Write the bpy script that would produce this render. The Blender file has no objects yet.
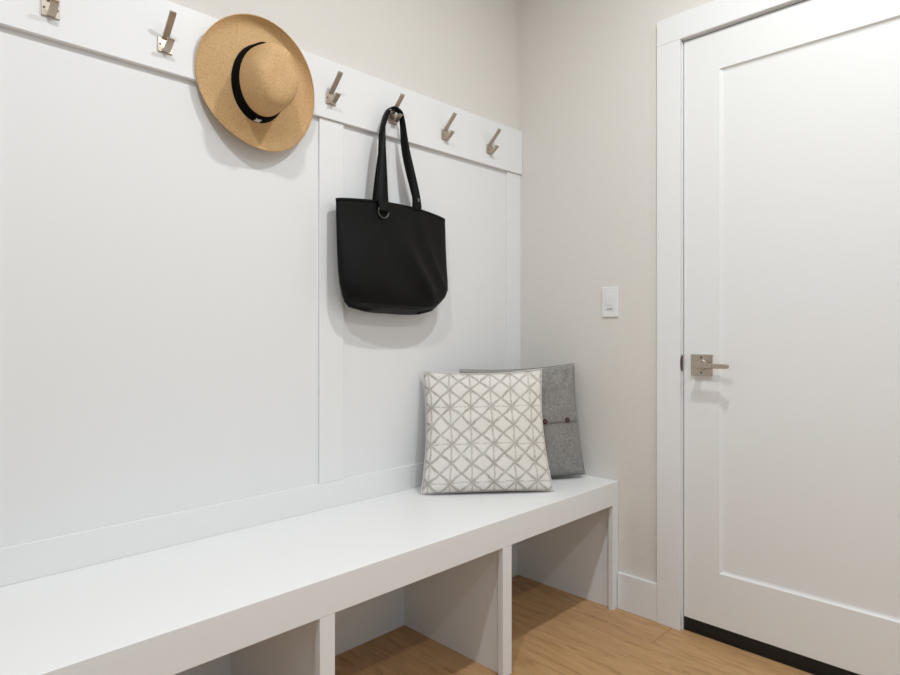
import bpy, bmesh, math, random
from mathutils import Vector, Matrix, noise

random.seed(4)
scn = bpy.context.scene
COL = scn.collection
PI = math.pi

# ------------------------------------------------------------------ helpers
def tag(o, label=None, cat=None, group=None, kind=None):
    if label: o['label'] = label
    if cat: o['category'] = cat
    if group: o['group'] = group
    if kind: o['kind'] = kind
    return o

def thing(name, label, cat, loc=(0, 0, 0), group=None):
    o = bpy.data.objects.new(name, None)
    o.empty_display_size = 0.05
    COL.objects.link(o)
    o.location = loc
    return tag(o, label, cat, group)

def obj(name, bm, m, parent=None, smooth=False, bevel=0.0, segs=2):
    """Link a bmesh, written in world coordinates, as ONE mesh object."""
    bmesh.ops.recalc_face_normals(bm, faces=bm.faces)
    me = bpy.data.meshes.new(name)
    bm.to_mesh(me); bm.free()
    o = bpy.data.objects.new(name, me)
    COL.objects.link(o)
    me.materials.append(m)
    if smooth:
        for p in me.polygons: p.use_smooth = True
    if parent is not None:
        o.parent = parent
        off = Vector((0, 0, 0)); p = parent
        while p is not None:
            off += p.location; p = p.parent
        for v in me.vertices: v.co -= off
    if bevel > 0:
        b = o.modifiers.new('bevel', 'BEVEL')
        b.width = bevel; b.segments = segs; b.limit_method = 'ANGLE'; b.angle_limit = math.radians(40)
        for p in me.polygons: p.use_smooth = True
        w = o.modifiers.new('wn', 'WEIGHTED_NORMAL'); w.keep_sharp = True
    return o

def struct(name, bm, m, parent=None, bevel=0.0, **k):
    o = obj(name, bm, m, parent, bevel=bevel, **k)
    if parent is None: o['kind'] = 'structure'
    return o

def box(bm, x0, x1, y0, y1, z0, z1):
    vs = [bm.verts.new(p) for p in ((x0, y0, z0), (x1, y0, z0), (x1, y1, z0), (x0, y1, z0),
                                    (x0, y0, z1), (x1, y0, z1), (x1, y1, z1), (x0, y1, z1))]
    for f in ((3, 2, 1, 0), (4, 5, 6, 7), (0, 1, 5, 4), (1, 2, 6, 5), (2, 3, 7, 6), (3, 0, 4, 7)):
        bm.faces.new([vs[i] for i in f])
    return bm

def B(*a): return box(bmesh.new(), *a)

def prism_x(bm, prof, x0, x1):
    """extrude a closed (y,z) profile along x"""
    a = [bm.verts.new((x0, y, z)) for y, z in prof]
    b = [bm.verts.new((x1, y, z)) for y, z in prof]
    n = len(prof)
    bm.faces.new(a); bm.faces.new(b[::-1])
    for i in range(n):
        bm.faces.new((a[i], a[(i + 1) % n], b[(i + 1) % n], b[i]))
    return bm

def cyl(bm, c, axis, r, h, n=24, r2=None):
    """cylinder from point c along axis, length h"""
    if r2 is None: r2 = r
    az = Vector(axis).normalized()
    ax = az.orthogonal().normalized(); ay = az.cross(ax)
    c = Vector(c)
    A = [bm.verts.new(c + ax * r * math.cos(2 * PI * i / n) + ay * r * math.sin(2 * PI * i / n)) for i in range(n)]
    C = [bm.verts.new(c + az * h + ax * r2 * math.cos(2 * PI * i / n) + ay * r2 * math.sin(2 * PI * i / n)) for i in range(n)]
    bm.faces.new(A[::-1]); bm.faces.new(C)
    for i in range(n):
        bm.faces.new((A[i], A[(i + 1) % n], C[(i + 1) % n], C[i]))
    return bm

def torus(bm, c, ax, ay, R, r, n=40, k=10):
    c = Vector(c); ax = Vector(ax); ay = Vector(ay); az = ax.cross(ay)
    rows = []
    for i in range(n):
        t = 2 * PI * i / n; d = ax * math.cos(t) + ay * math.sin(t)
        rows.append([bm.verts.new(c + d * (R + r * math.cos(2 * PI * j / k)) + az * r * math.sin(2 * PI * j / k)) for j in range(k)])
    for i in range(n):
        for j in range(k):
            bm.faces.new((rows[i][j], rows[(i + 1) % n][j], rows[(i + 1) % n][(j + 1) % k], rows[i][(j + 1) % k]))
    return bm

def catmull(pts, n):
    P = [Vector(p) for p in pts]
    P = [P[0] * 2 - P[1]] + P + [P[-1] * 2 - P[-2]]
    out = []
    for i in range(1, len(P) - 2):
        for k in range(n):
            t = k / n
            a, b, c, d = P[i - 1], P[i], P[i + 1], P[i + 2]
            out.append(0.5 * ((2 * b) + (c - a) * t + (2 * a - 5 * b + 4 * c - d) * t * t + (3 * b - a - 3 * c + d) * t ** 3))
    out.append(P[-2].copy())
    return out

def ribbon(path, wdirs, width, thick, n=10):
    c = catmull(path, n); w = catmull(wdirs, n)
    ws = catmull([(x, 0, 0) for x in width], n)
    bm = bmesh.new(); rows = []
    for i, p in enumerate(c):
        t = (c[min(i + 1, len(c) - 1)] - c[max(i - 1, 0)]).normalized()
        d = w[i] - t * w[i].dot(t); d.normalize()
        nn = t.cross(d)
        h = ws[i].x / 2; e = thick / 2
        rows.append([bm.verts.new(p + d * h * sx + nn * e * sy) for sx, sy in ((-1, -1), (0, -1.15), (1, -1), (1, 1), (0, 1.15), (-1, 1))])
    m = 6
    for i in range(len(rows) - 1):
        for j in range(m):
            bm.faces.new((rows[i][j], rows[i + 1][j], rows[i + 1][(j + 1) % m], rows[i][(j + 1) % m]))
    bm.faces.new(rows[0][::-1]); bm.faces.new(rows[-1])
    return bm

# ------------------------------------------------------------------ materials
def srgb(r, g, b):
    f = lambda c: ((c / 255 + 0.055) / 1.055) ** 2.4 if c / 255 > 0.04045 else c / 255 / 12.92
    return (f(r), f(g), f(b), 1)

class NT:
    def __init__(s, name):
        s.m = bpy.data.materials.new(name); s.m.use_nodes = True
        s.t = s.m.node_tree; s.p = s.t.nodes['Principled BSDF']
    def n(s, kind, **k):
        nd = s.t.nodes.new(kind)
        for a, v in k.items():
            if a.startswith('i_'):
                key = a[2:]; key = int(key) if key.isdigit() else key.replace('_', ' ')
                nd.inputs[key].default_value = v
            else: setattr(nd, a, v)
        return nd
    def l(s, a, b): s.t.links.new(a, b)
    def math(s, op, a, b=None, c=None):
        nd = s.n('ShaderNodeMath', operation=op)
        for i, v in enumerate((a, b, c)):
            if v is None: continue
            if isinstance(v, (int, float)): nd.inputs[i].default_value = v
            else: s.l(v, nd.inputs[i])
        return nd.outputs[0]
    def mix(s, fac, a, b):
        nd = s.n('ShaderNodeMix', data_type='RGBA')
        for sock, v in ((nd.inputs[0], fac), (nd.inputs[6], a), (nd.inputs[7], b)):
            if isinstance(v, (int, float)): sock.default_value = v
            elif isinstance(v, tuple): sock.default_value = v
            else: s.l(v, sock)
        return nd.outputs[2]
    def bump(s, h, strength, dist=0.001):
        nd = s.n('ShaderNodeBump'); nd.inputs['Strength'].default_value = strength; nd.inputs['Distance'].default_value = dist
        s.l(h, nd.inputs['Height']); s.l(nd.outputs[0], s.p.inputs['Normal'])
    def base(s, c):
        if isinstance(c, tuple): s.p.inputs['Base Color'].default_value = c
        else: s.l(c, s.p.inputs['Base Color'])
    def set(s, rough=None, metal=None, spec=None):
        if rough is not None: s.p.inputs['Roughness'].default_value = rough
        if metal is not None: s.p.inputs['Metallic'].default_value = metal
        if spec is not None: s.p.inputs['Specular IOR Level'].default_value = spec

def paint(name, col, rough, scale, strength, var=0.02, spec=0.35, dist=0.001):
    t = NT(name); t.set(rough, 0, spec)
    co = t.n('ShaderNodeTexCoord')
    nz = t.n('ShaderNodeTexNoise', i_Scale=scale, i_Detail=4.0, i_Roughness=0.6)
    t.l(co.outputs['Object'], nz.inputs['Vector'])
    nz2 = t.n('ShaderNodeTexNoise', i_Scale=2.2, i_Detail=2.0)
    t.l(co.outputs['Object'], nz2.inputs['Vector'])
    dk = tuple(c * (1 - var) for c in col[:3]) + (1,)
    t.base(t.mix(nz2.outputs['Fac'], col, dk))
    t.bump(nz.outputs['Fac'], strength, dist)
    return t.m

M = {}
M['white'] = paint('white_satin_paint', srgb(239, 239, 238), 0.38, 55, 0.10, 0.01, 0.35)
M['panel'] = paint('white_panel_paint', srgb(237, 237, 236), 0.5, 60, 0.12, 0.012, 0.3)
M['door'] = paint('white_door_paint', srgb(238, 238, 236), 0.36, 50, 0.10, 0.01, 0.35)
M['wall'] = paint('greige_wall_paint', srgb(228, 223, 216), 0.75, 38, 0.5, 0.02, 0.2, 0.002)
M['ceiling'] = paint('ceiling_paint', srgb(240, 239, 236), 0.9, 30, 0.3, 0.02, 0.1)
M['plastic'] = paint('white_plastic', srgb(238, 237, 235), 0.28, 200, 0.02, 0.0, 0.45)
M['slot'] = paint('grey_slot', srgb(175, 173, 170), 0.5, 200, 0.02, 0.0, 0.3)

def metal(name, col, rough, sc=(400, 400, 20)):
    t = NT(name); t.set(rough, 1.0)
    co = t.n('ShaderNodeTexCoord'); mp = t.n('ShaderNodeMapping'); mp.inputs['Scale'].default_value = sc
    t.l(co.outputs['Object'], mp.inputs['Vector'])
    nz = t.n('ShaderNodeTexNoise', i_Scale=1.0, i_Detail=2.0); t.l(mp.outputs[0], nz.inputs['Vector'])
    dk = tuple(c * 0.82 for c in col[:3]) + (1,)
    t.base(t.mix(nz.outputs['Fac'], col, dk))
    rr = t.n('ShaderNodeMapRange'); rr.inputs['To Min'].default_value = rough - 0.06; rr.inputs['To Max'].default_value = rough + 0.08
    t.l(nz.outputs['Fac'], rr.inputs['Value']); t.l(rr.outputs[0], t.p.inputs['Roughness'])
    return t.m
M['nickel'] = metal('brushed_nickel', srgb(196, 184, 170), 0.36)
M['bronze'] = metal('dark_bronze', srgb(112, 98, 92), 0.45)
M['gunmetal'] = metal('gunmetal', srgb(120, 118, 116), 0.35)

def plain(name, col, rough, spec=0.4):
    t = NT(name); t.set(rough, 0, spec)
    co = t.n('ShaderNodeTexCoord'); nz = t.n('ShaderNodeTexNoise', i_Scale=90.0, i_Detail=3.0)
    t.l(co.outputs['Object'], nz.inputs['Vector'])
    t.base(t.mix(nz.outputs['Fac'], col, tuple(c * 0.8 for c in col[:3]) + (1,)))
    t.bump(nz.outputs['Fac'], 0.08)
    return t.m
M['rubber'] = plain('black_rubber', srgb(26, 24, 24), 0.5)
M['screw'] = plain('dark_screw_recess', srgb(70, 62, 56), 0.5)
M['button'] = plain('brown_wood_button', srgb(74, 48, 34), 0.45)
M['silver'] = plain('white_metal_thread', srgb(235, 233, 228), 0.4)

# oak planks that run along y
def mk_floor():
    t = NT('oak_planks'); t.set(0.42, 0, 0.35)
    co = t.n('ShaderNodeTexCoord'); sp = t.n('ShaderNodeSeparateXYZ'); t.l(co.outputs['Object'], sp.inputs[0])
    X, Y = sp.outputs['X'], sp.outputs['Y']
    W, L = 0.182, 1.22
    xs = t.math('DIVIDE', t.math('ADD', X, 0.172 + 40 * W), W)
    row = t.math('FLOOR', xs); fx = t.math('FRACT', xs)
    rnd = t.n('ShaderNodeTexWhiteNoise', noise_dimensions='1D'); t.l(row, rnd.inputs['W'])
    off = t.math('ADD', 0.98, t.math('MULTIPLY', rnd.outputs['Value'], 0.2))
    # the row next to the door wall keeps its visible butt joint at y = -0.71
    is0 = t.math('COMPARE', row, 40.0, 0.5)
    off = t.math('ADD', t.math('MULTIPLY', off, t.math('SUBTRACT', 1.0, is0)), t.math('MULTIPLY', is0, 0.71))
    ys = t.math('DIVIDE', t.math('ADD', t.math('ADD', Y, off), 20 * L), L)
    fy = t.math('FRACT', ys); cy_ = t.math('FLOOR', ys)
    # gaps
    ex = t.math('MULTIPLY', t.math('MINIMUM', fx, t.math('SUBTRACT', 1.0, fx)), W)
    ey = t.math('MULTIPLY', t.math('MINIMUM', fy, t.math('SUBTRACT', 1.0, fy)), L)
    gapx = t.math('LESS_THAN', ex, 0.0006); gapy = t.math('LESS_THAN', ey, 0.0011)
    idv = t.math('ADD', t.math('MULTIPLY', row, 3.17), t.math('MULTIPLY', cy_, 7.31))
    pr = t.n('ShaderNodeTexWhiteNoise', noise_dimensions='1D'); t.l(idv, pr.inputs['W'])
    # grain: noise stretched along y, moved from plank to plank
    cb = t.n('ShaderNodeCombineXYZ')
    t.l(t.math('ADD', t.math('MULTIPLY', X, 46.0), t.math('MULTIPLY', pr.outputs['Value'], 60.0)), cb.inputs[0])
    t.l(t.math('ADD', t.math('MULTIPLY', Y, 5.2), t.math('MULTIPLY', pr.outputs['Value'], 37.0)), cb.inputs[1])
    g1 = t.n('ShaderNodeTexNoise', i_Scale=1.0, i_Detail=8.0, i_Roughness=0.68, i_Distortion=0.9); t.l(cb.outputs[0], g1.inputs['Vector'])
    cb2 = t.n('ShaderNodeCombineXYZ')
    t.l(t.math('ADD', t.math('MULTIPLY', X, 170.0), t.math('MULTIPLY', pr.outputs['Value'], 90.0)), cb2.inputs[0])
    t.l(t.math('MULTIPLY', Y, 7.0), cb2.inputs[1])
    g2 = t.n('ShaderNodeTexNoise', i_Scale=1.0, i_Detail=3.0, i_Roughness=0.6); t.l(cb2.outputs[0], g2.inputs['Vector'])
    cb3 = t.n('ShaderNodeCombineXYZ')
    t.l(t.math('ADD', t.math('MULTIPLY', X, 9.0), t.math('MULTIPLY', pr.outputs['Value'], 20.0)), cb3.inputs[0])
    t.l(t.math('MULTIPLY', Y, 2.2), cb3.inputs[1])
    g3 = t.n('ShaderNodeTexNoise', i_Scale=1.0, i_Detail=2.0); t.l(cb3.outputs[0], g3.inputs['Vector'])
    rp = t.n('ShaderNodeValToRGB'); t.l(g1.outputs['Fac'], rp.inputs[0])
    e = rp.color_ramp.elements
    e[0].position = 0.30; e[0].color = srgb(140, 100, 62)
    e[1].position = 0.62; e[1].color = srgb(212, 171, 124)
    m_ = rp.color_ramp.elements.new(0.45); m_.color = srgb(196, 154, 107)
    c = t.mix(t.math('MULTIPLY', g2.outputs['Fac'], 0.30), rp.outputs[0], srgb(140, 106, 74))
    c = t.mix(t.math('MULTIPLY', g3.outputs['Fac'], 0.22), c, srgb(198, 156, 110))
    c = t.mix(t.math('MULTIPLY', pr.outputs['Value'], 0.22), c, srgb(166, 128, 90))
    gap = t.math('MAXIMUM', gapx, gapy)
    gp = t.math('MAXIMUM', t.math('MULTIPLY', gapx, 0.35), t.math('MULTIPLY', gapy, 0.75))
    c = t.mix(gp, c, srgb(92, 62, 36))
    t.base(c)
    t.bump(t.math('SUBTRACT', t.math('MULTIPLY', g2.outputs['Fac'], 0.25), gap), 0.25, 0.0006)
    return t.m
M['floor'] = mk_floor()

def mk_straw():
    t = NT('woven_straw'); t.set(0.6, 0, 0.3)
    uv = t.n('ShaderNodeUVMap'); sp = t.n('ShaderNodeSeparateXYZ'); t.l(uv.outputs[0], sp.inputs[0])
    a = t.math('SINE', t.math('MULTIPLY', sp.outputs['X'], 2 * PI * 250.0))
    b = t.math('SINE', t.math('MULTIPLY', sp.outputs['Y'], 2 * PI * 250.0))
    w = t.math('MULTIPLY', a, b)
    co = t.n('ShaderNodeTexCoord')
    nz = t.n('ShaderNodeTexNoise', i_Scale=420.0, i_Detail=2.0); t.l(co.outputs['Object'], nz.inputs['Vector'])
    n2 = t.n('ShaderNodeTexNoise', i_Scale=14.0, i_Detail=3.0); t.l(co.outputs['Object'], n2.inputs['Vector'])
    f = t.math('ADD', t.math('MULTIPLY', w, 0.22), nz.outputs['Fac'])
    rp = t.n('ShaderNodeValToRGB'); t.l(f, rp.inputs[0])
    e = rp.color_ramp.elements
    e[0].position = 0.22; e[0].color = srgb(172, 130, 82)
    e[1].position = 0.78; e[1].color = srgb(228, 194, 146)
    m_ = rp.color_ramp.elements.new(0.5); m_.color = srgb(206, 168, 118)
    c = t.mix(t.math('MULTIPLY', n2.outputs['Fac'], 0.25), rp.outputs[0], srgb(200, 158, 106))
    t.base(c); t.bump(f, 0.5, 0.0008)
    return t.m
M['straw'] = mk_straw()

def fabric(name, c0, c1, scale, rough=0.85, bump=0.4, spec=0.2, sheen=0.0, dist=0.0008):
    t = NT(name); t.set(rough, 0, spec)
    t.p.inputs['Sheen Weight'].default_value = sheen
    co = t.n('ShaderNodeTexCoord')
    nz = t.n('ShaderNodeTexNoise', i_Scale=scale, i_Detail=3.0, i_Roughness=0.7); t.l(co.outputs['Object'], nz.inputs['Vector'])
    n2 = t.n('ShaderNodeTexNoise', i_Scale=scale * 0.22, i_Detail=2.0); t.l(co.outputs['Object'], n2.inputs['Vector'])
    f = t.math('ADD', t.math('MULTIPLY', nz.outputs['Fac'], 0.7), t.math('MULTIPLY', n2.outputs['Fac'], 0.3))
    rp = t.n('ShaderNodeValToRGB'); t.l(f, rp.inputs[0])
    e = rp.color_ramp.elements
    e[0].position = 0.36; e[0].color = c0
    e[1].position = 0.64; e[1].color = c1
    t.base(rp.outputs[0]); t.bump(nz.outputs['Fac'], bump, dist)
    return t.m
M['black_canvas'] = fabric('black_canvas', srgb(9, 9, 9), srgb(14, 14, 13), 900, 0.5, 0.25, 0.15, 0.0)
M['black_ribbon'] = fabric('black_ribbon', srgb(9, 9, 9), srgb(15, 14, 15), 900, 0.7, 0.3, 0.06)
M['wool'] = fabric('heather_grey_wool', srgb(112, 110, 106), srgb(168, 165, 160), 520, 0.92, 0.7, 0.1, 0.1, 0.0012)
M['wool_edge'] = fabric('grey_wool_seam', srgb(100, 98, 95), srgb(140, 138, 134), 300, 0.92, 0.6, 0.1)
M['thread'] = fabric('pale_thread', srgb(180, 176, 170), srgb(205, 200, 194), 600)

def mk_shibori():
    """off-white cotton with a taupe lattice of rhombi, uprights and every second crossbar"""
    t = NT('lattice_print_cotton'); t.set(0.88, 0, 0.15)
    uv = t.n('ShaderNodeUVMap'); sp = t.n('ShaderNodeSeparateXYZ')
    co = t.n('ShaderNodeTexCoord')
    wn = t.n('ShaderNodeTexNoise', i_Scale=16.0, i_Detail=2.0); t.l(co.outputs['Object'], wn.inputs['Vector'])
    wob = t.n('ShaderNodeVectorMath', operation='MULTIPLY_ADD')
    t.l(wn.outputs['Color'], wob.inputs[0]); wob.inputs[1].default_value = (0.016, 0.016, 0); t.l(uv.outputs[0], wob.inputs[2])
    t.l(wob.outputs[0], sp.inputs[0])
    U = t.math('DIVIDE', sp.outputs['X'], 0.0745); V = t.math('DIVIDE', sp.outputs['Y'], 0.0675)
    def dist(v, period=1.0):                                    # distance to the nearest multiple of period
        return t.math('PINGPONG', v, period / 2) if False else t.math('ABSOLUTE', t.math('SUBTRACT', v, t.math('MULTIPLY', t.math('ROUND', t.math('DIVIDE', v, period)), period)))
    dv = t.math('MULTIPLY', dist(U), 0.0745)
    dh = t.math('MULTIPLY', dist(V, 2.0), 0.0675)
    dd1 = t.math('MULTIPLY', dist(t.math('ADD', U, V)), 0.048)
    dd2 = t.math('MULTIPLY', dist(t.math('SUBTRACT', U, V)), 0.048)
    fine = t.n('ShaderNodeTexNoise', i_Scale=150.0, i_Detail=2.0); t.l(co.outputs['Object'], fine.inputs['Vector'])
    mid = t.n('ShaderNodeTexNoise', i_Scale=28.0, i_Detail=2.0); t.l(co.outputs['Object'], mid.inputs['Vector'])
    node = t.math('MULTIPLY', t.math('ADD', dv, t.math('MINIMUM', dd1, dd2)), 0.03)
    def line(d, w):
        jit = t.math('MULTIPLY', t.math('SUBTRACT', fine.outputs['Fac'], 0.5), 0.008)
        mr = t.n('ShaderNodeMapRange'); mr.interpolation_type = 'SMOOTHSTEP'
        mr.inputs['From Min'].default_value = w; mr.inputs['From Max'].default_value = w * 0.05
        t.l(t.math('ADD', t.math('ADD', d, jit), node), mr.inputs['Value'])
        return mr.outputs[0]
    ln = t.math('MAXIMUM', t.math('MAXIMUM', t.math('MULTIPLY', line(dv, 0.0058), 0.85), t.math('MULTIPLY', line(dh, 0.0052), 0.8)),
                t.math('MAXIMUM', line(dd1, 0.0080), line(dd2, 0.0080)))
    ink = t.math('MULTIPLY', ln, t.math('ADD', 0.25, t.math('MULTIPLY', mid.outputs['Fac'], 1.1)))
    warm = t.mix(mid.outputs['Fac'], srgb(158, 155, 151), srgb(174, 166, 153))
    ground = t.mix(t.math('MULTIPLY', fine.outputs['Fac'], 0.5), srgb(238, 233, 226), srgb(214, 207, 199))
    t.base(t.mix(ink, ground, warm))
    t.bump(t.math('ADD', fine.outputs['Fac'], t.math('MULTIPLY', ln, -0.6)), 0.7, 0.0018)
    return t.m
M['shibori'] = mk_shibori()
M['piping'] = fabric('off_white_edge', srgb(214, 208, 200), srgb(236, 231, 224), 300, 0.9, 0.5)

def emit(name, col, s):
    t = NT(name); t.p.inputs['Emission Color'].default_value = col; t.p.inputs['Emission Strength'].default_value = s
    t.base(col); return t.m
M['lens'] = emit('lit_lamp_lens', (1, .97, .92, 1), 6.0)

# ------------------------------------------------------------------ room shell
X0, Y0, ZC, OZ = -3.4, -3.7, 2.74, 2.35
struct('floor', B(X0 - .1, .1, Y0 - .1, .1, -.06, 0), M['floor'])
struct('ceiling', B(X0 - .1, .1, Y0 - .1, .1, ZC, ZC + .08), M['ceiling'])
struct('wall_back', B(X0 - .1, .1, 0.0, .1, 0, ZC), M['wall'])
# door wall with its opening
DY0, DY1, DZ = -1.6685, -0.7403, 2.0989           # casing edges, head
bm = bmesh.new()
box(bm, 0, .12, DY1 - .004 + .012, 0, 0, ZC)
box(bm, 0, .12, Y0 - .1, DY0 - .012 + .004, 0, ZC)
box(bm, 0, .12, DY0 - .008, DY1 + .008, DZ + .008, ZC)
struct('wall_right', bm, M['wall'])
bm = bmesh.new()  # this wall's opening is added out of view, so sky fill reaches the door
box(bm, X0 - .1, X0, Y0 - .1, -3.1, 0, ZC)
box(bm, X0 - .1, X0, -.9, 0, 0, ZC)
box(bm, X0 - .1, X0, -3.1, -.9, OZ, ZC)
struct('wall_left', bm, M['ceiling'])
# the wall behind the camera, with a wide unseen opening added to let in fill light
bm = bmesh.new()
OX0, OX1 = -3.05, -0.55
box(bm, X0, OX0, Y0 - .1, Y0, 0, ZC)
box(bm, OX1, 0, Y0 - .1, Y0, 0, ZC)
box(bm, OX0, OX1, Y0 - .1, Y0, OZ, ZC)
struct('wall_front', bm, M['ceiling'])

# jamb, casing, threshold
bm = bmesh.new()
box(bm, 0.0005, .119, DY1 - .003, DY1 + .0075, 0, DZ)
box(bm, 0.0005, .119, DY0 - .0075, DY0 + .003, 0, DZ)
box(bm, 0.0005, .119, DY0 - .0075, DY1 + .0075, DZ - .003, DZ + .0075)
struct('trim_1', bm, M['white'])                                        # jamb lining
TC = .0168
jl = struct('trim_2', B(-TC, -.0002, DY1, -.6530, 0, DZ), M['white'], bevel=.0012)
struct('trim_3', B(-TC, -.0002, DY0 - .0873, DY0, 0, DZ), M['white'], bevel=.0012)
struct('trim_4', B(-TC, -.0002, DY0 - .0873, -.6530, DZ + .0004, 2.1905), M['white'], bevel=.0012)
struct('trim_5', B(.0045, .118, DY0 + .004, DY1 - .004, 0, .012), M['rubber'], bevel=.002)    # threshold
# strike plate, a child of the casing/jamb
bm = bmesh.new()
n = 16
prof = [(-.0012 - .0155 * math.sin(PI * i / n), .950 - .0285 * math.cos(PI * i / n)) for i in range(n + 1)]
f0 = [bm.verts.new((x, DY1 - .0005, z)) for x, z in prof]; f1 = [bm.verts.new((x, DY1 - .0032, z)) for x, z in prof]
bm.faces.new(f0); bm.faces.new(f1[::-1])
for i in range(len(prof)):
    j = (i + 1) % len(prof); bm.faces.new((f0[i], f0[j], f1[j], f1[i]))
sp_ = obj('strike_plate', bm, M['bronze'], jl); sp_['label'] = 'dark bronze rounded strike plate'
struct('baseboard_right', prism_x(bmesh.new(), [(0, 0)] * 0 or [(0, 0), (1, 0), (1, 1), (0, 1)], 0, 1) if False else
       B(-.0141, -.0002, -.6528, -.4915, 0, .1391), M['white'], bevel=.0025)
struct('baseboard_left', B(X0 + .0002, X0 + .0141, -.9, -.02, 0, .1391), M['white'], bevel=.0025)
struct('baseboard_front', B(-.54, -.02, Y0 + .0002, Y0 + .0141, 0, .1391), M['white'], bevel=.0025)
struct('baseboard_back', B(X0 + .02, -1.985, -.0141, -.0002, 0, .1391), M['white'], bevel=.0025)
struct('baseboard_side', B(-.0141, -.0002, Y0 + .02, DY0 - .0875, 0, .1391), M['white'], bevel=.0025)

# ------------------------------------------------------------------ door
PY0, PY1, PZ0, PZ1 = DY0 + .1301, -.8704, .2338, 1.9599
XD = .0015
def door_mesh():
    bm = bmesh.new()
    y0, y1, z0, z1 = DY0 + .0065, DY1 - .0065, .0495, 2.0915
    T = .044; R = .011; S = .013                     # slab thickness, recess, sloped sticking
    def ring(x, a, b, c, d): return [bm.verts.new((x, yy, zz)) for yy, zz in ((a, c), (b, c), (b, d), (a, d))]
    o = ring(XD, y0, y1, z0, z1)
    i0 = ring(XD, PY0, PY1, PZ0, PZ1)
    i1 = ring(XD + R * .45, PY0 + S * .25, PY1 - S * .25, PZ0 + S * .25, PZ1 - S * .25)
    i2 = ring(XD + R, PY0 + S, PY1 - S, PZ0 + S, PZ1 - S)
    bk = ring(XD + T, y0, y1, z0, z1)
    for a, b in ((o, i0), (i0, i1), (i1, i2)):
        for k in range(4): bm.faces.new((a[k], a[(k + 1) % 4], b[(k + 1) % 4], b[k]))
    bm.faces.new(i2)
    for k in range(4): bm.faces.new((o[k], bk[k], bk[(k + 1) % 4], o[(k + 1) % 4]))
    bm.faces.new(bk)
    return bm
door = struct('door_1', door_mesh(), M['door'], bevel=.0010)
sw = obj('door_sweep', B(XD + .0005, XD + .040, DY0 + .0065, DY1 - .0065, .0125, .0492), M['rubber'], door, bevel=.002)
sw['label'] = 'black rubber sweep along the door bottom'
HY, HZ = -.8116, .9455
bm = bmesh.new()
box(bm, XD - .0085, XD - .0001, HY - .0366, HY + .0366, HZ - .0366, HZ + .0366)
hd = obj('door_handle', bm, M['nickel'], door, bevel=.0012); hd['label'] = 'brushed nickel lever on a square rosette'
bm = bmesh.new()
cyl(bm, (XD - .0085, HY, HZ), (-1, 0, 0), .0205, .005, 32, .0185)
cyl(bm, (XD - .0135, HY, HZ), (-1, 0, 0), .0115, .030, 24)
lev = bmesh.new()
obj('hub', bm, M['nickel'], hd, bevel=.0008)
bm = bmesh.new()
xo = XD - .0435
pr_ = [(HY + .0125, HZ - .0090), (HY + .0125, HZ + .0090), (HY - .012, HZ + .0090), (HY - .104, HZ + .0070), (HY - .1075, HZ + .005),
       (HY - .1075, HZ - .005), (HY - .104, HZ - .0070), (HY - .012, HZ - .0090)]
a = [bm.verts.new((xo - .0125, y, z)) for y, z in pr_]; b = [bm.verts.new((xo + .0005, y, z)) for y, z in pr_]
bm.faces.new(a); bm.faces.new(b[::-1])
for i in range(len(pr_)):
    j = (i + 1) % len(pr_); bm.faces.new((a[i], a[j], b[j], b[i]))
obj('lever', bm, M['nickel'], hd, bevel=.002)
for dz in (.0265, -.0265):
    s = obj('screw', cyl(bmesh.new(), (XD - .0084, HY, HZ + dz), (-1, 0, 0), .0032, .0009, 14), M['screw'], hd)
    s['label'] = 'dark recessed screw'

# ------------------------------------------------------------------ board and batten behind the bench
UL = -1.980
struct('trim_6', B(UL, -.0006, -.0040, -.0002, .4878, 1.7600), M['panel'])                 # painted panel
ST = .0119
for i, (a, b) in enumerate(((-.0926, -.0006), (-1.0341, -.9410), (-1.9755, -1.8745))):
    struct('trim_%d' % (7 + i), B(a, b, -ST, -.0042, .5732, 1.7504), M['white'], bevel=.0008)
struct('trim_10', B(UL, -.0006, -ST, -.0042, .4867, .5728), M['white'], bevel=.0012)        # bottom rail
struct('trim_11', B(UL, -.0006, -.0203, -.0042, 1.7508, 1.9403), M['white'], bevel=.0012)   # hook rail

# ------------------------------------------------------------------ bench
BD, BZ, BF = .4898, .4866, .3990
be = thing('storage_bench', 'long white built-in bench with open shoe cubbies, standing on the oak floor', 'bench', (-.99, -.25, 0))
bm = bmesh.new()
prism_x(bm, [(-BD, BF), (-BD + .0195, BF), (-BD + .0195, BZ - .032), (-.0006, BZ - .032), (-.0006, BZ), (-BD, BZ)], UL, -.0010)
obj('bench_top', bm, M['white'], be, bevel=.0016)
stiles = ((-.0424, -.0016), (-.6905, -.6486), (-1.3446, -1.3030), (UL, -1.9400))
for a, b in stiles:
    obj('face_stile', B(a, b, -BD + .0003, -BD + .0195, 0, BF - .0003), M['white'], be, bevel=.0008)
for a, b in ((-.0254, -.0016), (-.6772, -.6592), (-1.3330, -1.3150), (UL, -1.9610)):
    obj('divider', B(a, b, -BD + .0197, -.0152, 0, BZ - .0324), M['white'], be)
obj('back_panel', B(UL, -.0016, -.0150, -.0010, 0, BZ - .0324), M['white'], be)

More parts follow.
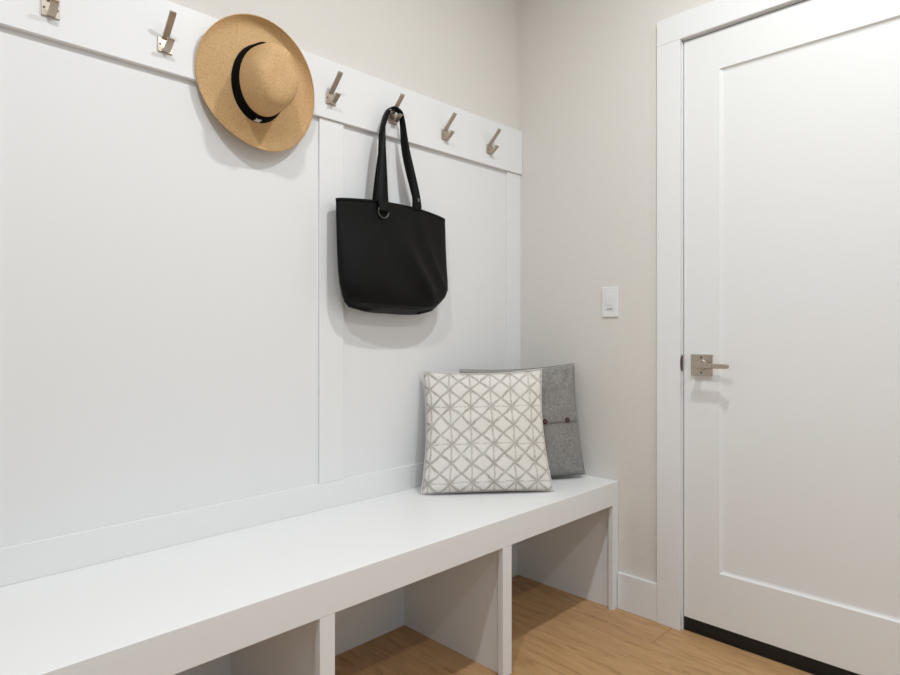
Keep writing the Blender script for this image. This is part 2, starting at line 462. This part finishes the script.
# ------------------------------------------------------------------ light switch
sx, sy, sz = -.0002, -.4548, 1.1768
ls = thing('light_switch', 'white rectangular light switch on the greige wall between bench and door', 'switch', (sx, sy, sz))
obj('wall_plate', B(sx - .0060, sx, sy - .0349, sy + .0349, sz - .0588, sz + .0588), M['plastic'], ls, bevel=.0028, segs=3)
bm = bmesh.new()
prof = [(-.0062, -.0330), (-.0074, -.0330), (-.0088, 0.0), (-.0078, .0330), (-.0062, .0330)]
a = [bm.verts.new((sx + x, sy - .0166, sz + z)) for x, z in prof]; b = [bm.verts.new((sx + x, sy + .0166, sz + z)) for x, z in prof]
bm.faces.new(a); bm.faces.new(b[::-1])
for i in range(len(prof)):
    j = (i + 1) % len(prof); bm.faces.new((a[i], a[j], b[j], b[i]))
rk = obj('rocker', bm, M['plastic'], ls, bevel=.0005)
for k in (-1, 0, 1):
    obj('ridge', B(sx - .0102, sx - .0086, sy + k * .0088 - .0020, sy + k * .0088 + .0020, sz - .012, sz + .019), M['plastic'], rk, bevel=.0006)
ss = obj('indicator_slot', B(sx - .0083, sx - .0070, sy - .0125, sy + .0125, sz - .0292, sz - .0245), M['slot'], rk); ss['label'] = 'thin grey slot'

# ------------------------------------------------------------------ coat hooks
def strap_prof(path, th):
    """closed (y,z) outline of a bar of thickness th along path"""
    P = [Vector((p[0], p[1])) for p in path]; L = []; Rr = []
    for i, p in enumerate(P):
        t = (P[min(i + 1, len(P) - 1)] - P[max(i - 1, 0)]).normalized(); nn = Vector((-t.y, t.x))
        L.append(p + nn * th / 2); Rr.append(p - nn * th / 2)
    return [tuple(p) for p in L] + [tuple(p) for p in Rr[::-1]]

def make_hook(xc, label):
    h = thing('coat_hook', label, 'hook', (xc, -.0204, 1.816), 'coat hooks on the white rail')
    pl = obj('back_plate', B(xc - .0187, xc + .0187, -.0248, -.0205, 1.7973, 1.8347), M['nickel'], h, bevel=.0008)
    for s in (-1, 1):
        obj('screw', cyl(bmesh.new(), (xc + s * .0136, -.0247, 1.816), (0, -1, 0), .0026, .0008, 14), M['screw'], pl)['label'] = 'dark screw head'
    up = [(-.0250, 1.8335), (-.0290, 1.8395), (-.0715, 1.8790), (-.0755, 1.8840), (-.0760, 1.8875)]
    obj('upper_prong', prism_x(bmesh.new(), strap_prof(up, .0062), xc - .0082, xc + .0082), M['nickel'], h, bevel=.0008)
    lo = [(-.0250, 1.8050), (-.0290, 1.8005), (-.0345, 1.8000), (-.0400, 1.8025), (-.0615, 1.8185), (-.0640, 1.8225)]
    obj('lower_prong', prism_x(bmesh.new(), strap_prof(lo, .0075), xc - .0082, xc + .0082), M['nickel'], h, bevel=.0008)
    return h

def copy_tree(o, parent=None):
    c = o.copy(); COL.objects.link(c)
    if parent is not None: c.parent = parent
    for ch in list(o.children): copy_tree(ch, c)
    return c

hook_labels = [
    'brushed nickel coat hook nearest the wall corner, at the door end of the rail',
    'empty brushed nickel coat hook between the black bag and the last hook by the corner',
    'brushed nickel coat hook carrying the straps of the black tote bag',
    'empty brushed nickel coat hook between the straw hat and the black bag',
    'brushed nickel coat hook behind the straw hat, carrying it',
    'empty brushed nickel coat hook on the far side of the straw hat from the bag',
    'brushed nickel coat hook at the far left, cut off by the top of the photo']
first = None
for k in range(7):
    x = -.2195 - .2596 * k
    if first is None: first = h = make_hook(x, hook_labels[0])
    else:
        h = copy_tree(first); h.location.x = x
        h['label'] = hook_labels[k]

# ------------------------------------------------------------------ straw hat
HC = Vector((-1.270, -.048, 1.776))
hat = thing('straw_hat', 'tan woven straw hat with a black band, hanging on the hook rail', 'hat', HC)
tilt = Matrix.Rotation(math.radians(3.0), 3, 'X') @ Matrix.Rotation(math.radians(-1.5), 3, 'Z')
# local frame: e1 = world x, e2 = world z, axis = -y
def hp(u, v, w): return HC + tilt @ Vector((u, -w, v))
NA = 120
RA, RB = .0825, .108                      # crown half axes (across, along the head)
LONG = math.radians(-4)                  # the long axis leans
def oval(t, s, w=.0):                    # point on the crown oval, scaled; the prong inside pushes its top out a little
    c, s_ = RA * s * math.cos(t), RB * s * math.sin(t)
    x, y = c * math.cos(LONG) - s_ * math.sin(LONG), c * math.sin(LONG) + s_ * math.cos(LONG)
    if w > 0 and y > 0:
        k = 1 + .135 * math.exp(-((x - .010) / .030) ** 2) * math.exp(-((w - .029) / .022) ** 2)
        y *= k
    return x + .003, y
def brim_pt(t, q):
    """q 0..1 from crown to the brim edge"""
    x0, y0 = oval(t, 1.0)
    R = .1815 + .0065 * math.cos(2 * (t - math.radians(132)))
    x1, y1 = R * .985 * math.cos(t) + .0095, R * 1.012 * math.sin(t) + .001
    x = x0 + (x1 - x0) * q; y = y0 + (y1 - y0) * q
    roll = .008 * math.cos(2 * (t - math.radians(80))) * q * q          # the brim dips and lifts
    lift = max(.12, .40 + .85 * math.cos(t - math.radians(60))) + .75 * math.exp(-((t - math.radians(268)) / .8) ** 2)
    edge = .020 * (max(0, q - .64) / .36) ** 2 * lift
    w = .010 * (1 - q) ** 3 + roll + edge - .010 * q
    w += .0022 * math.sin(3 * t + 1.0) * q
    return hp(x, y, w)
def uvgrid(bm, rows, uvf):
    lay = bm.loops.layers.uv.new('UVMap')
    n = len(rows[0])
    for i in range(len(rows) - 1):
        for j in range(n):
            f = bm.faces.new((rows[i][j], rows[i][(j + 1) % n], rows[i + 1][(j + 1) % n], rows[i + 1][j]))
            for lp, (a, b) in zip(f.loops, ((i, j), (i, j + 1), (i + 1, j + 1), (i + 1, j))):
                lp[lay].uv = uvf(a, b)
bm = bmesh.new()
NQ = 18
rows = [[bm.verts.new(brim_pt(2 * PI * j / NA, i / NQ)) for j in range(NA)] for i in range(NQ + 1)]
uvgrid(bm, rows, lambda a, b: ((.095 + .095 * a / NQ) * math.cos(2 * PI * b / NA), (.095 + .095 * a / NQ) * math.sin(2 * PI * b / NA)))
br = obj('brim', bm, M['straw'], hat, smooth=True)
sd = br.modifiers.new('s', 'SOLIDIFY'); sd.thickness = .0028; sd.offset = 0
bm = bmesh.new()
cp = catmull([brim_pt(2 * PI * j / 60, 1.0) for j in range(61)], 2)
rows = []
for i in range(len(cp) - 1):
    t = (cp[(i + 1) % (len(cp) - 1)] - cp[i - 1 if i else len(cp) - 2]).normalized()
    n1 = (cp[i] - HC); n1 = (n1 - t * n1.dot(t)).normalized(); n2 = t.cross(n1)
    rows.append([bm.verts.new(cp[i] + (n1 * math.cos(2 * PI * k / 8) + n2 * math.sin(2 * PI * k / 8)) * .0022) for k in range(8)])
for i in range(len(rows)):
    for k in range(8):
        bm.faces.new((rows[i][k], rows[(i + 1) % len(rows)][k], rows[(i + 1) % len(rows)][(k + 1) % 8], rows[i][(k + 1) % 8]))
lay = bm.loops.layers.uv.new('UVMap')
for f in bm.faces:
    for lp in f.loops: lp[lay].uv = (lp.vert.co.x, lp.vert.co.z)
obj('edge_binding', bm, M['straw'], br, smooth=True)
# crown
CP = [(1.0, .008), (.960, .022), (.915, .042), (.895, .062), (.880, .084), (.85, .104), (.79, .1190), (.69, .1300), (.55, .1365), (.39, .1390), (.24, .1395), (.10, .1390)]
def crown_pt(t, s, w):
    x, y = oval(t, s, w)
    # pinches on both sides near the front end, and a soft crease along the top
    for sx_ in (-1, 1):
        px, py = sx_ * .060, .045
        px, py = px * math.cos(LONG) - py * math.sin(LONG), px * math.sin(LONG) + py * math.cos(LONG)
        d2 = (x - px) ** 2 + (y - py) ** 2
        w -= .014 * math.exp(-d2 / .0011) * min(1, max(0, (w - .05) / .05))
    xl = x * math.cos(LONG) + y * math.sin(LONG)
    w -= .008 * math.exp(-(xl / .022) ** 2) * min(1, max(0, (w - .09) / .02))
    return hp(x, y, w)
bm = bmesh.new()
cc = catmull([(s, w, 0) for s, w in CP], 3)
rows = [[bm.verts.new(crown_pt(2 * PI * j / NA, p.x, p.y)) for j in range(NA)] for p in cc]
NR = len(rows)
uvgrid(bm, rows, lambda a, b: ((.2 - .2 * a / NR) * math.cos(2 * PI * b / NA), (.2 - .2 * a / NR) * math.sin(2 * PI * b / NA)))
bm.faces.new(rows[-1])
cr = obj('crown', bm, M['straw'], hat, smooth=True)
sd = cr.modifiers.new('s', 'SOLIDIFY'); sd.thickness = .0022; sd.offset = -1
# band
bm = bmesh.new(); rows = []
for s, w in ((1.012, .0080), (1.028, .0084), (.988, .022), (.938, .0435), (.920, .0438), (.970, .022)):
    rows.append([bm.verts.new(hp(*oval(2 * PI * j / NA, s, w), w)) for j in range(NA)])
for i in range(len(rows)):
    for j in range(NA):
        bm.faces.new((rows[i][j], rows[i][(j + 1) % NA], rows[(i + 1) % len(rows)][(j + 1) % NA], rows[(i + 1) % len(rows)][j]))
bd = obj('hat_band', bm, M['black_ribbon'], hat, smooth=True); bd['label'] = 'black ribbon band'
# small white emblem stitched on the band: two crossed wings
bm = bmesh.new()
t0 = math.radians(269)
def ept(a, b, d):                        # a along the band, b across it
    x, y = oval(t0 + a / .095, .985 - b * 2.4); return hp(x * (1 + d), y * (1 + d), .0240 + b)
for ang, L_, W_ in ((32, .0120, .0030), (148, .0120, .0030), (90, .0075, .0022)):
    ca, sa = math.cos(math.radians(ang)), math.sin(math.radians(ang))
    ring = []
    for p, q in ((-L_, 0), (-L_ * .4, W_), (0, W_ * .5), (L_ * .4, W_), (L_, 0), (L_ * .4, -W_), (0, -W_ * .5), (-L_ * .4, -W_)):
        ring.append((p * ca - q * sa, p * sa + q * ca))
    lo_ = [bm.verts.new(ept(p, q, .010)) for p, q in ring]; hi_ = [bm.verts.new(ept(p, q, .034)) for p, q in ring]
    bm.faces.new(lo_); bm.faces.new(hi_[::-1])
    for i in range(8): bm.faces.new((lo_[i], lo_[(i + 1) % 8], hi_[(i + 1) % 8], hi_[i]))
obj('emblem', bm, M['silver'], bd)['label'] = 'small white emblem'

# ------------------------------------------------------------------ black tote bag
bag = thing('tote_bag', 'black canvas tote bag hanging by its straps from a hook on the rail', 'bag', (-.757, -.06, 1.12))
RINGS = [  # z, x centre, half width, y centre, half depth
    (1.488, -.7575, .2435, -.0560, .0220), (1.440, -.7580, .2435, -.0580, .0250), (1.380, -.7590, .2425, -.0610, .0300),
    (1.310, -.7600, .2415, -.0660, .0370), (1.250, -.7600, .2400, -.0710, .0430), (1.215, -.7600, .2370, -.0740, .0460),
    (1.186, -.7640, .2230, -.0740, .0470), (1.168, -.7700, .2060, -.0720, .0450), (1.157, -.7740, .1850, -.0700, .0410),
    (1.152, -.7750, .1200, -.0690, .0280)]
def spow(v, e): return math.copysign(abs(v) ** e, v)
NB = 96
def bag_pt(z, xc, hw, yc, hd_, t, k):
    c, s = math.cos(t), math.sin(t)
    x = xc + hw * spow(c, .75)
    fall = 1.0
    y = yc + hd_ * spow(s, .85)
    front = max(0, -s)
    zz = z
    u = (x - xc) / .2435
    if k == 0 or z > 1.42: zz += (.014 * (1 - u * u) - .006 * max(0, u) ** 2) * (z - 1.42) / .068       # rim rises in the middle
    if z < 1.21:
        sg = (1.21 - z) / .08
        zz += -.027 * sg * (1 - u * u) + .50 * max(0, -(y - yc)) * sg * .9 - .012 * sg * (y > yc)
        zz += -.018 * sg * max(0, u) * (1 - u * u) * 1.2
    # folds in the front cloth
    if front > 0:
        for (xa, za, xb, zb_, wd, am) in ((-.785, 1.49, -.640, 1.19, .036, .018), (-.665, 1.49, -.545, 1.20, .014, .0050), (-.93, 1.47, -.87, 1.20, .05, .006), (-.705, 1.43, -.60, 1.22, .018, -.0045)):
            q = (za - zz) / (za - zb_)
            if -0.1 < q < 1.15:
                xl = xa + (xb - xa) * q ** 1.5 if q > 0 else xa
                am_ = am * min(1, max(0, q * 1.6 + .1)) * min(1, max(0, (1.15 - q) * 4))
                y -= am_ * front * math.exp(-((x - xl) / wd) ** 2)
        y -= .004 * front * noise.noise(Vector((x * 11, 3.1, zz * 8)))
    return Vector((x, min(y, -.0255), zz))
zs = []
for i in range(len(RINGS) - 1):
    for k in range(5):
        f = k / 5; zs.append(tuple(a + (b - a) * f for a, b in zip(RINGS[i], RINGS[i + 1])))
zs.append(RINGS[-1])
bm = bmesh.new()
rows = [[bm.verts.new(bag_pt(*r, 2 * PI * j / NB, i)) for j in range(NB)] for i, r in enumerate(zs)]
for i in range(len(rows) - 1):
    for j in range(NB):
        bm.faces.new((rows[i][j], rows[i][(j + 1) % NB], rows[i + 1][(j + 1) % NB], rows[i + 1][j]))
bm.faces.new(rows[-1])
body = obj('body', bm, M['black_canvas'], bag, smooth=True)
sd = body.modifiers.new('s', 'SOLIDIFY'); sd.thickness = .0018; sd.offset = -1
# rim hem
bm = bmesh.new()
loop = [bag_pt(*zs[0], 2 * PI * j / NB, 0) for j in range(NB)]
rows = []
for i in range(NB):
    t = (loop[(i + 1) % NB] - loop[i - 1]).normalized(); n1 = Vector((0, 0, 1)); n2 = t.cross(n1).normalized()
    rows.append([bm.verts.new(loop[i] + n1 * a + n2 * b) for a, b in ((-.010, .0008), (.0003, .0009), (.0008, 0), (.0005, -.0024), (-.010, -.0022))])
for i in range(NB):
    for k in range(5):
        bm.faces.new((rows[i][k], rows[(i + 1) % NB][k], rows[(i + 1) % NB][(k + 1) % 5], rows[i][(k + 1) % 5]))
obj('hem', bm, M['black_canvas'], body, smooth=True)
HX = -.7357
front_path = [(-.8325, -.0945, 1.464), (-.8350, -.0870, 1.520), (-.8220, -.0660, 1.690), (-.804, -.0500, 1.775), (-.777, -.0480, 1.834), (HX, -.0500, 1.8385),
              (-.718, -.0490, 1.8080), (-.705, -.0540, 1.700), (-.682, -.0760, 1.560), (-.674, -.0835, 1.510), (-.673, -.0850, 1.492)]
front_w = [(1, 0, 0), (1, -.1, 0), (.75, -.6, 0), (.1, -1, 0), (0, -1, .05), (0, -1, 0), (.1, -1, 0), (.35, -.9, 0), (.75, -.6, 0), (1, -.3, 0), (1, 0, 0)]
wd = [.040, .040, .026, .024, .023, .021, .024, .032, .030, .026, .026]
obj('strap', ribbon(front_path, front_w, wd, .003), M['black_canvas'], bag, smooth=True)
back_path = [(-.824, -.0320, 1.470), (-.823, -.0310, 1.520), (-.808, -.0380, 1.690), (-.796, -.0420, 1.770), (-.774, -.0470, 1.8265), (HX, -.0500, 1.8335),
             (-.717, -.0470, 1.8040), (-.696, -.0430, 1.700), (-.656, -.0350, 1.560), (-.642, -.0310, 1.510), (-.640, -.0320, 1.470)]
back_w = [(1, 0, 0), (1, .2, 0), (.75, .6, 0), (.1, 1, 0), (0, 1, 0), (0, 1, 0), (.1, 1, 0), (.35, .9, 0), (.75, .6, 0), (1, .2, 0), (1, 0, 0)]
obj('strap', ribbon(back_path, back_w, [.028, .028, .027, .025, .023, .020, .023, .026, .028, .028, .028], .0025), M['black_canvas'], bag, smooth=True)
for x, z in ((-.8325, 1.464), ):
    obj('ring', torus(bmesh.new(), (x, -.0872, z), (1, 0, 0), (0, 0, 1), .0215, .0024), M['gunmetal'], bag, smooth=True)['label'] = 'grey metal ring'
obj('strap_tag', B(-.6785, -.6700, -.0885, -.0865, 1.520, 1.534), M['gunmetal'], bag, bevel=.0005)['label'] = 'small grey metal tag'

# ------------------------------------------------------------------ pillows
def pillow_mesh(a, b, T, pin, side_in, seed, flap=None, N=44, creases=(), flare=0.0):
    """unit frame: u right, v up, w towards the viewer; returns bmesh with UVs in metres, and a surface function"""
    rnd = random.Random(seed); ph = rnd.random() * 10
    def pt(u, v, s):
        e = max(0.0, (1 - u * u)) ** .5 * max(0.0, (1 - v * v)) ** .5
        w = T * (e ** .56) * s
        x = a * u * (1 - flare * v) * (1 - side_in * (1 - v * v) * (abs(u) ** 1.5)); y = b * v * (1 - (pin if v > 0 else .3 * pin) * (1 - u * u) * (abs(v) ** 1.5))
        rim = max(abs(u), abs(v))
        wr = .0055 * noise.noise(Vector((u * 3.2 + ph, v * 3.2, s * 2.0))) * (1 - rim ** 6)
        wr += .0030 * noise.noise(Vector((u * 9 + ph, v * 9, s * 5.0))) * rim ** 2 * (1 - rim ** 10)
        for cu, cv, du, dv_, wd_, am in creases:
            L = math.hypot(du, dv_); tx, ty = du / L, dv_ / L
            al = (u - cu) * tx + (v - cv) * ty; ac = -(u - cu) * ty + (v - cv) * tx
            wr -= am * math.exp(-(ac / wd_) ** 2) * math.exp(-(al / L) ** 2)
        w += wr * s
        if flap is not None and s > 0 and v > flap: w += .0032 * min(1, (v - flap) / .012)
        return x, y, w
    return pt

def rest(p):
    return Vector((min(p.x, -.0035), min(p.y, -.0130), max(p.z, BZ + .0006)))

def build_pillow(name, pt, N, frame, m, parent):
    O, U, V, W = frame
    bm = bmesh.new(); lay = bm.loops.layers.uv.new('UVMap')
    g = lambda i: math.sin((i / N - .5) * PI) * .35 + (2 * i / N - 1) * .65
    g = lambda i: (2 * i / N - 1)
    vs = {}
    for s in (1, -1):
        for i in range(N + 1):
            for j in range(N + 1):
                edge = i in (0, N) or j in (0, N)
                if s == -1 and edge: vs[s, i, j] = vs[1, i, j]; continue
                x, y, w = pt(g(i), g(j), s)
                vs[s, i, j] = bm.verts.new(rest(O + U * x + V * y + W * w))
        for i in range(N):
            for j in range(N):
                f = bm.faces.new((vs[s, i, j], vs[s, i + 1, j], vs[s, i + 1, j + 1], vs[s, i, j + 1]))
                for lp, (p, q) in zip(f.loops, ((i, j), (i + 1, j), (i + 1, j + 1), (i, j + 1))):
                    lp[lay].uv = (g(p) * .225 + 2.0603, g(q) * .225 + 1.937)
    o = obj(name, bm, m, parent, smooth=True)
    sb = o.modifiers.new('sub', 'SUBSURF'); sb.levels = 1; sb.render_levels = 1
    return o

def seam(pt, frame, r, m, parent, name='seam'):
    O, U, V, W = frame
    K = 40; path = []
    for k in range(K): path.append((-1 + 2 * k / K, -1))
    for k in range(K): path.append((1, -1 + 2 * k / K))
    for k in range(K): path.append((1 - 2 * k / K, 1))
    for k in range(K): path.append((-1, 1 - 2 * k / K))
    P = [rest(O + U * x + V * y + W * w) + Vector((0, 0, .0012)) for x, y, w in (pt(u, v, 1) for u, v in path)]
    bm = bmesh.new(); rows = []; n = len(P)
    for i in range(n):
        t = (P[(i + 1) % n] - P[i - 1]).normalized(); n1 = t.cross(W).normalized(); n2 = W
        rows.append([bm.verts.new(P[i] + (n1 * math.cos(2 * PI * k / 7) + n2 * math.sin(2 * PI * k / 7)) * r) for k in range(7)])
    for i in range(n):
        for k in range(7):
            bm.faces.new((rows[i][k], rows[(i + 1) % n][k], rows[(i + 1) % n][(k + 1) % 7], rows[i][(k + 1) % 7]))
    return obj(name, bm, m, parent, smooth=True)

def frame_from(bl, br_, tl, tr):
    bl, br_, tl, tr = map(Vector, (bl, br_, tl, tr))
    O = (bl + br_ + tl + tr) / 4
    U = ((br_ + tr) - (bl + tl)).normalized()
    V = ((tl + tr) - (bl + br_)); V = (V - U * V.dot(U)).normalized()
    W = U.cross(V)
    return (O, U, V, W), ((br_ + tr) - (bl + tl)).length / 4, ((tl + tr) - (bl + br_)).length / 4

# grey wool pillow, set across the corner
fr, a, b = frame_from((-.448, -.100, BZ + .004), (-.046, -.372, BZ + .004), (-.405, -.040, .903), (-.022, -.298, .940))
gp = thing('throw_pillow', 'heather grey wool pillow with brown buttons, leaning in the corner behind the patterned pillow', 'pillow', (-.25, -.23, BZ))
pt = pillow_mesh(a, b, .062, .055, .055, 3, flap=-.05,
                 creases=((.80, .74, .05, .16, .05, .010), (.62, .86, .06, .07, .05, .008), (-.8, .8, .1, .1, .05, .006), (.86, -.86, .1, -.05, .05, .006)))
cv = build_pillow('cover', pt, 50, fr, M['wool'], gp)
seam(pt, fr, .0018, M['wool'], gp)
O, U, V, W = fr
# stitched line along the flap, then the buttons
bm = bmesh.new()
prev = None
for k in range(61):
    u = -.93 + 1.86 * k / 60
    x, y, w = pt(u, -.038, 1)
    c = O + U * x + V * y + W * (w + .0004)
    ring = [bm.verts.new(c + V * p + W * q) for p, q in ((-.0016, -.001), (.0016, -.001), (.0016, .0008), (-.0016, .0008))]
    if prev:
        for i in range(4): bm.faces.new((prev[i], prev[(i + 1) % 4], ring[(i + 1) % 4], ring[i]))
    prev = ring
obj('flap_edge', bm, M['wool_edge'], gp)['label'] = 'darker grey folded flap edge'
for u in (.72, .30, -.12, -.54):
    x, y, w = pt(u, -.015, 1)
    bm = bmesh.new()
    c = O + U * x + V * y + W * (w + .0005)
    cyl(bm, c, W, .0105, .004, 24, .0085)
    bt = obj('button', bm, M['button'], gp, bevel=.0008); bt['label'] = 'round dark brown button'
    bm = bmesh.new()
    for q in (-.0028, .0028):
        cc_ = c + W * .0041
        vs = [cc_ + U * (q - .0009) - V * .0032, cc_ + U * (q + .0009) - V * .0032, cc_ + U * (q + .0009) + V * .0032, cc_ + U * (q - .0009) + V * .0032]
        A_ = [bm.verts.new(p) for p in vs]; B_ = [bm.verts.new(p + W * .0007) for p in vs]
        bm.faces.new(A_[::-1]); bm.faces.new(B_)
        for i in range(4): bm.faces.new((A_[i], A_[(i + 1) % 4], B_[(i + 1) % 4], B_[i]))
    obj('button_thread', bm, M['wool_edge'], bt)

# patterned pillow in front of it
fr, a, b = frame_from((-.678, -.092, BZ + .003), (-.305, -.421, BZ + .001), (-.598, -.035, .914), (-.262, -.300, .924))
pp = thing('throw_pillow', 'off-white square pillow with a taupe lattice print, at the front on the bench', 'pillow', (-.45, -.22, BZ))
pt = pillow_mesh(a, b, .066, .075, .075, 8, flare=.03,
                 creases=((-.85, .85, .12, -.1, .04, .006), (.88, .86, .1, .1, .05, .006), (-.9, -.85, .1, .05, .05, .006), (.9, -.88, .12, -.03, .05, .005)))
build_pillow('cover', pt, 50, fr, M['shibori'], pp)
seam(pt, fr, .0018, M['piping'], pp)

# ------------------------------------------------------------------ lamps (the ceiling is above the frame)
LAMPS = [(-.85, -1.22, 1.12), (-2.00, -1.22, 1.12), (-.85, -2.47, .66), (-2.00, -2.47, .66)]
for i, (x, y, s) in enumerate(LAMPS):
    rl = thing('recessed_light', 'round white recessed ceiling light, %s' % ('nearest the bench corner', 'above the bench by the camera', 'by the door side behind the camera', 'by the far wall behind the camera')[i], 'light', (x, y, ZC))
    obj('trim_ring', torus(bmesh.new(), (x, y, ZC - .003), (1, 0, 0), (0, 1, 0), .088, .008), M['plastic'], rl, smooth=True)
    obj('lens', cyl(bmesh.new(), (x, y, ZC - .004), (0, 0, 1), .080, .0035, 32), M['lens'], rl)
    L = bpy.data.lights.new('lamp', 'AREA'); L.shape = 'DISK'; L.size = .09; L.energy = 15 * s; L.color = (.93, .97, 1)
    lo = bpy.data.objects.new('lamp', L); COL.objects.link(lo); lo.parent = rl; lo.location = (0, 0, -.012)

w = bpy.data.worlds.new('sky'); scn.world = w; w.use_nodes = True
bg = w.node_tree.nodes['Background']; bg.inputs[0].default_value = (.74, .87, 1.0, 1); bg.inputs[1].default_value = 0.62

# ------------------------------------------------------------------ camera
cam = bpy.data.cameras.new('camera'); co = bpy.data.objects.new('camera', cam); COL.objects.link(co)
F = 615.03
cam.sensor_width = 36; cam.sensor_fit = 'HORIZONTAL'; cam.lens = F / 900 * 36
cam.shift_y = (332.04 - 337.5) / 900
co.location = (-2.1366, -1.7026, 1.06)
th = .784
co.rotation_euler = (PI / 2, 0, th - PI / 2)
cam.clip_start = .02
scn.camera = co

scn.view_settings.view_transform = 'Standard'; scn.view_settings.look = 'None'
scn.view_settings.gamma = 1; scn.view_settings.use_curve_mapping = False
scn.view_settings.exposure = -0.20
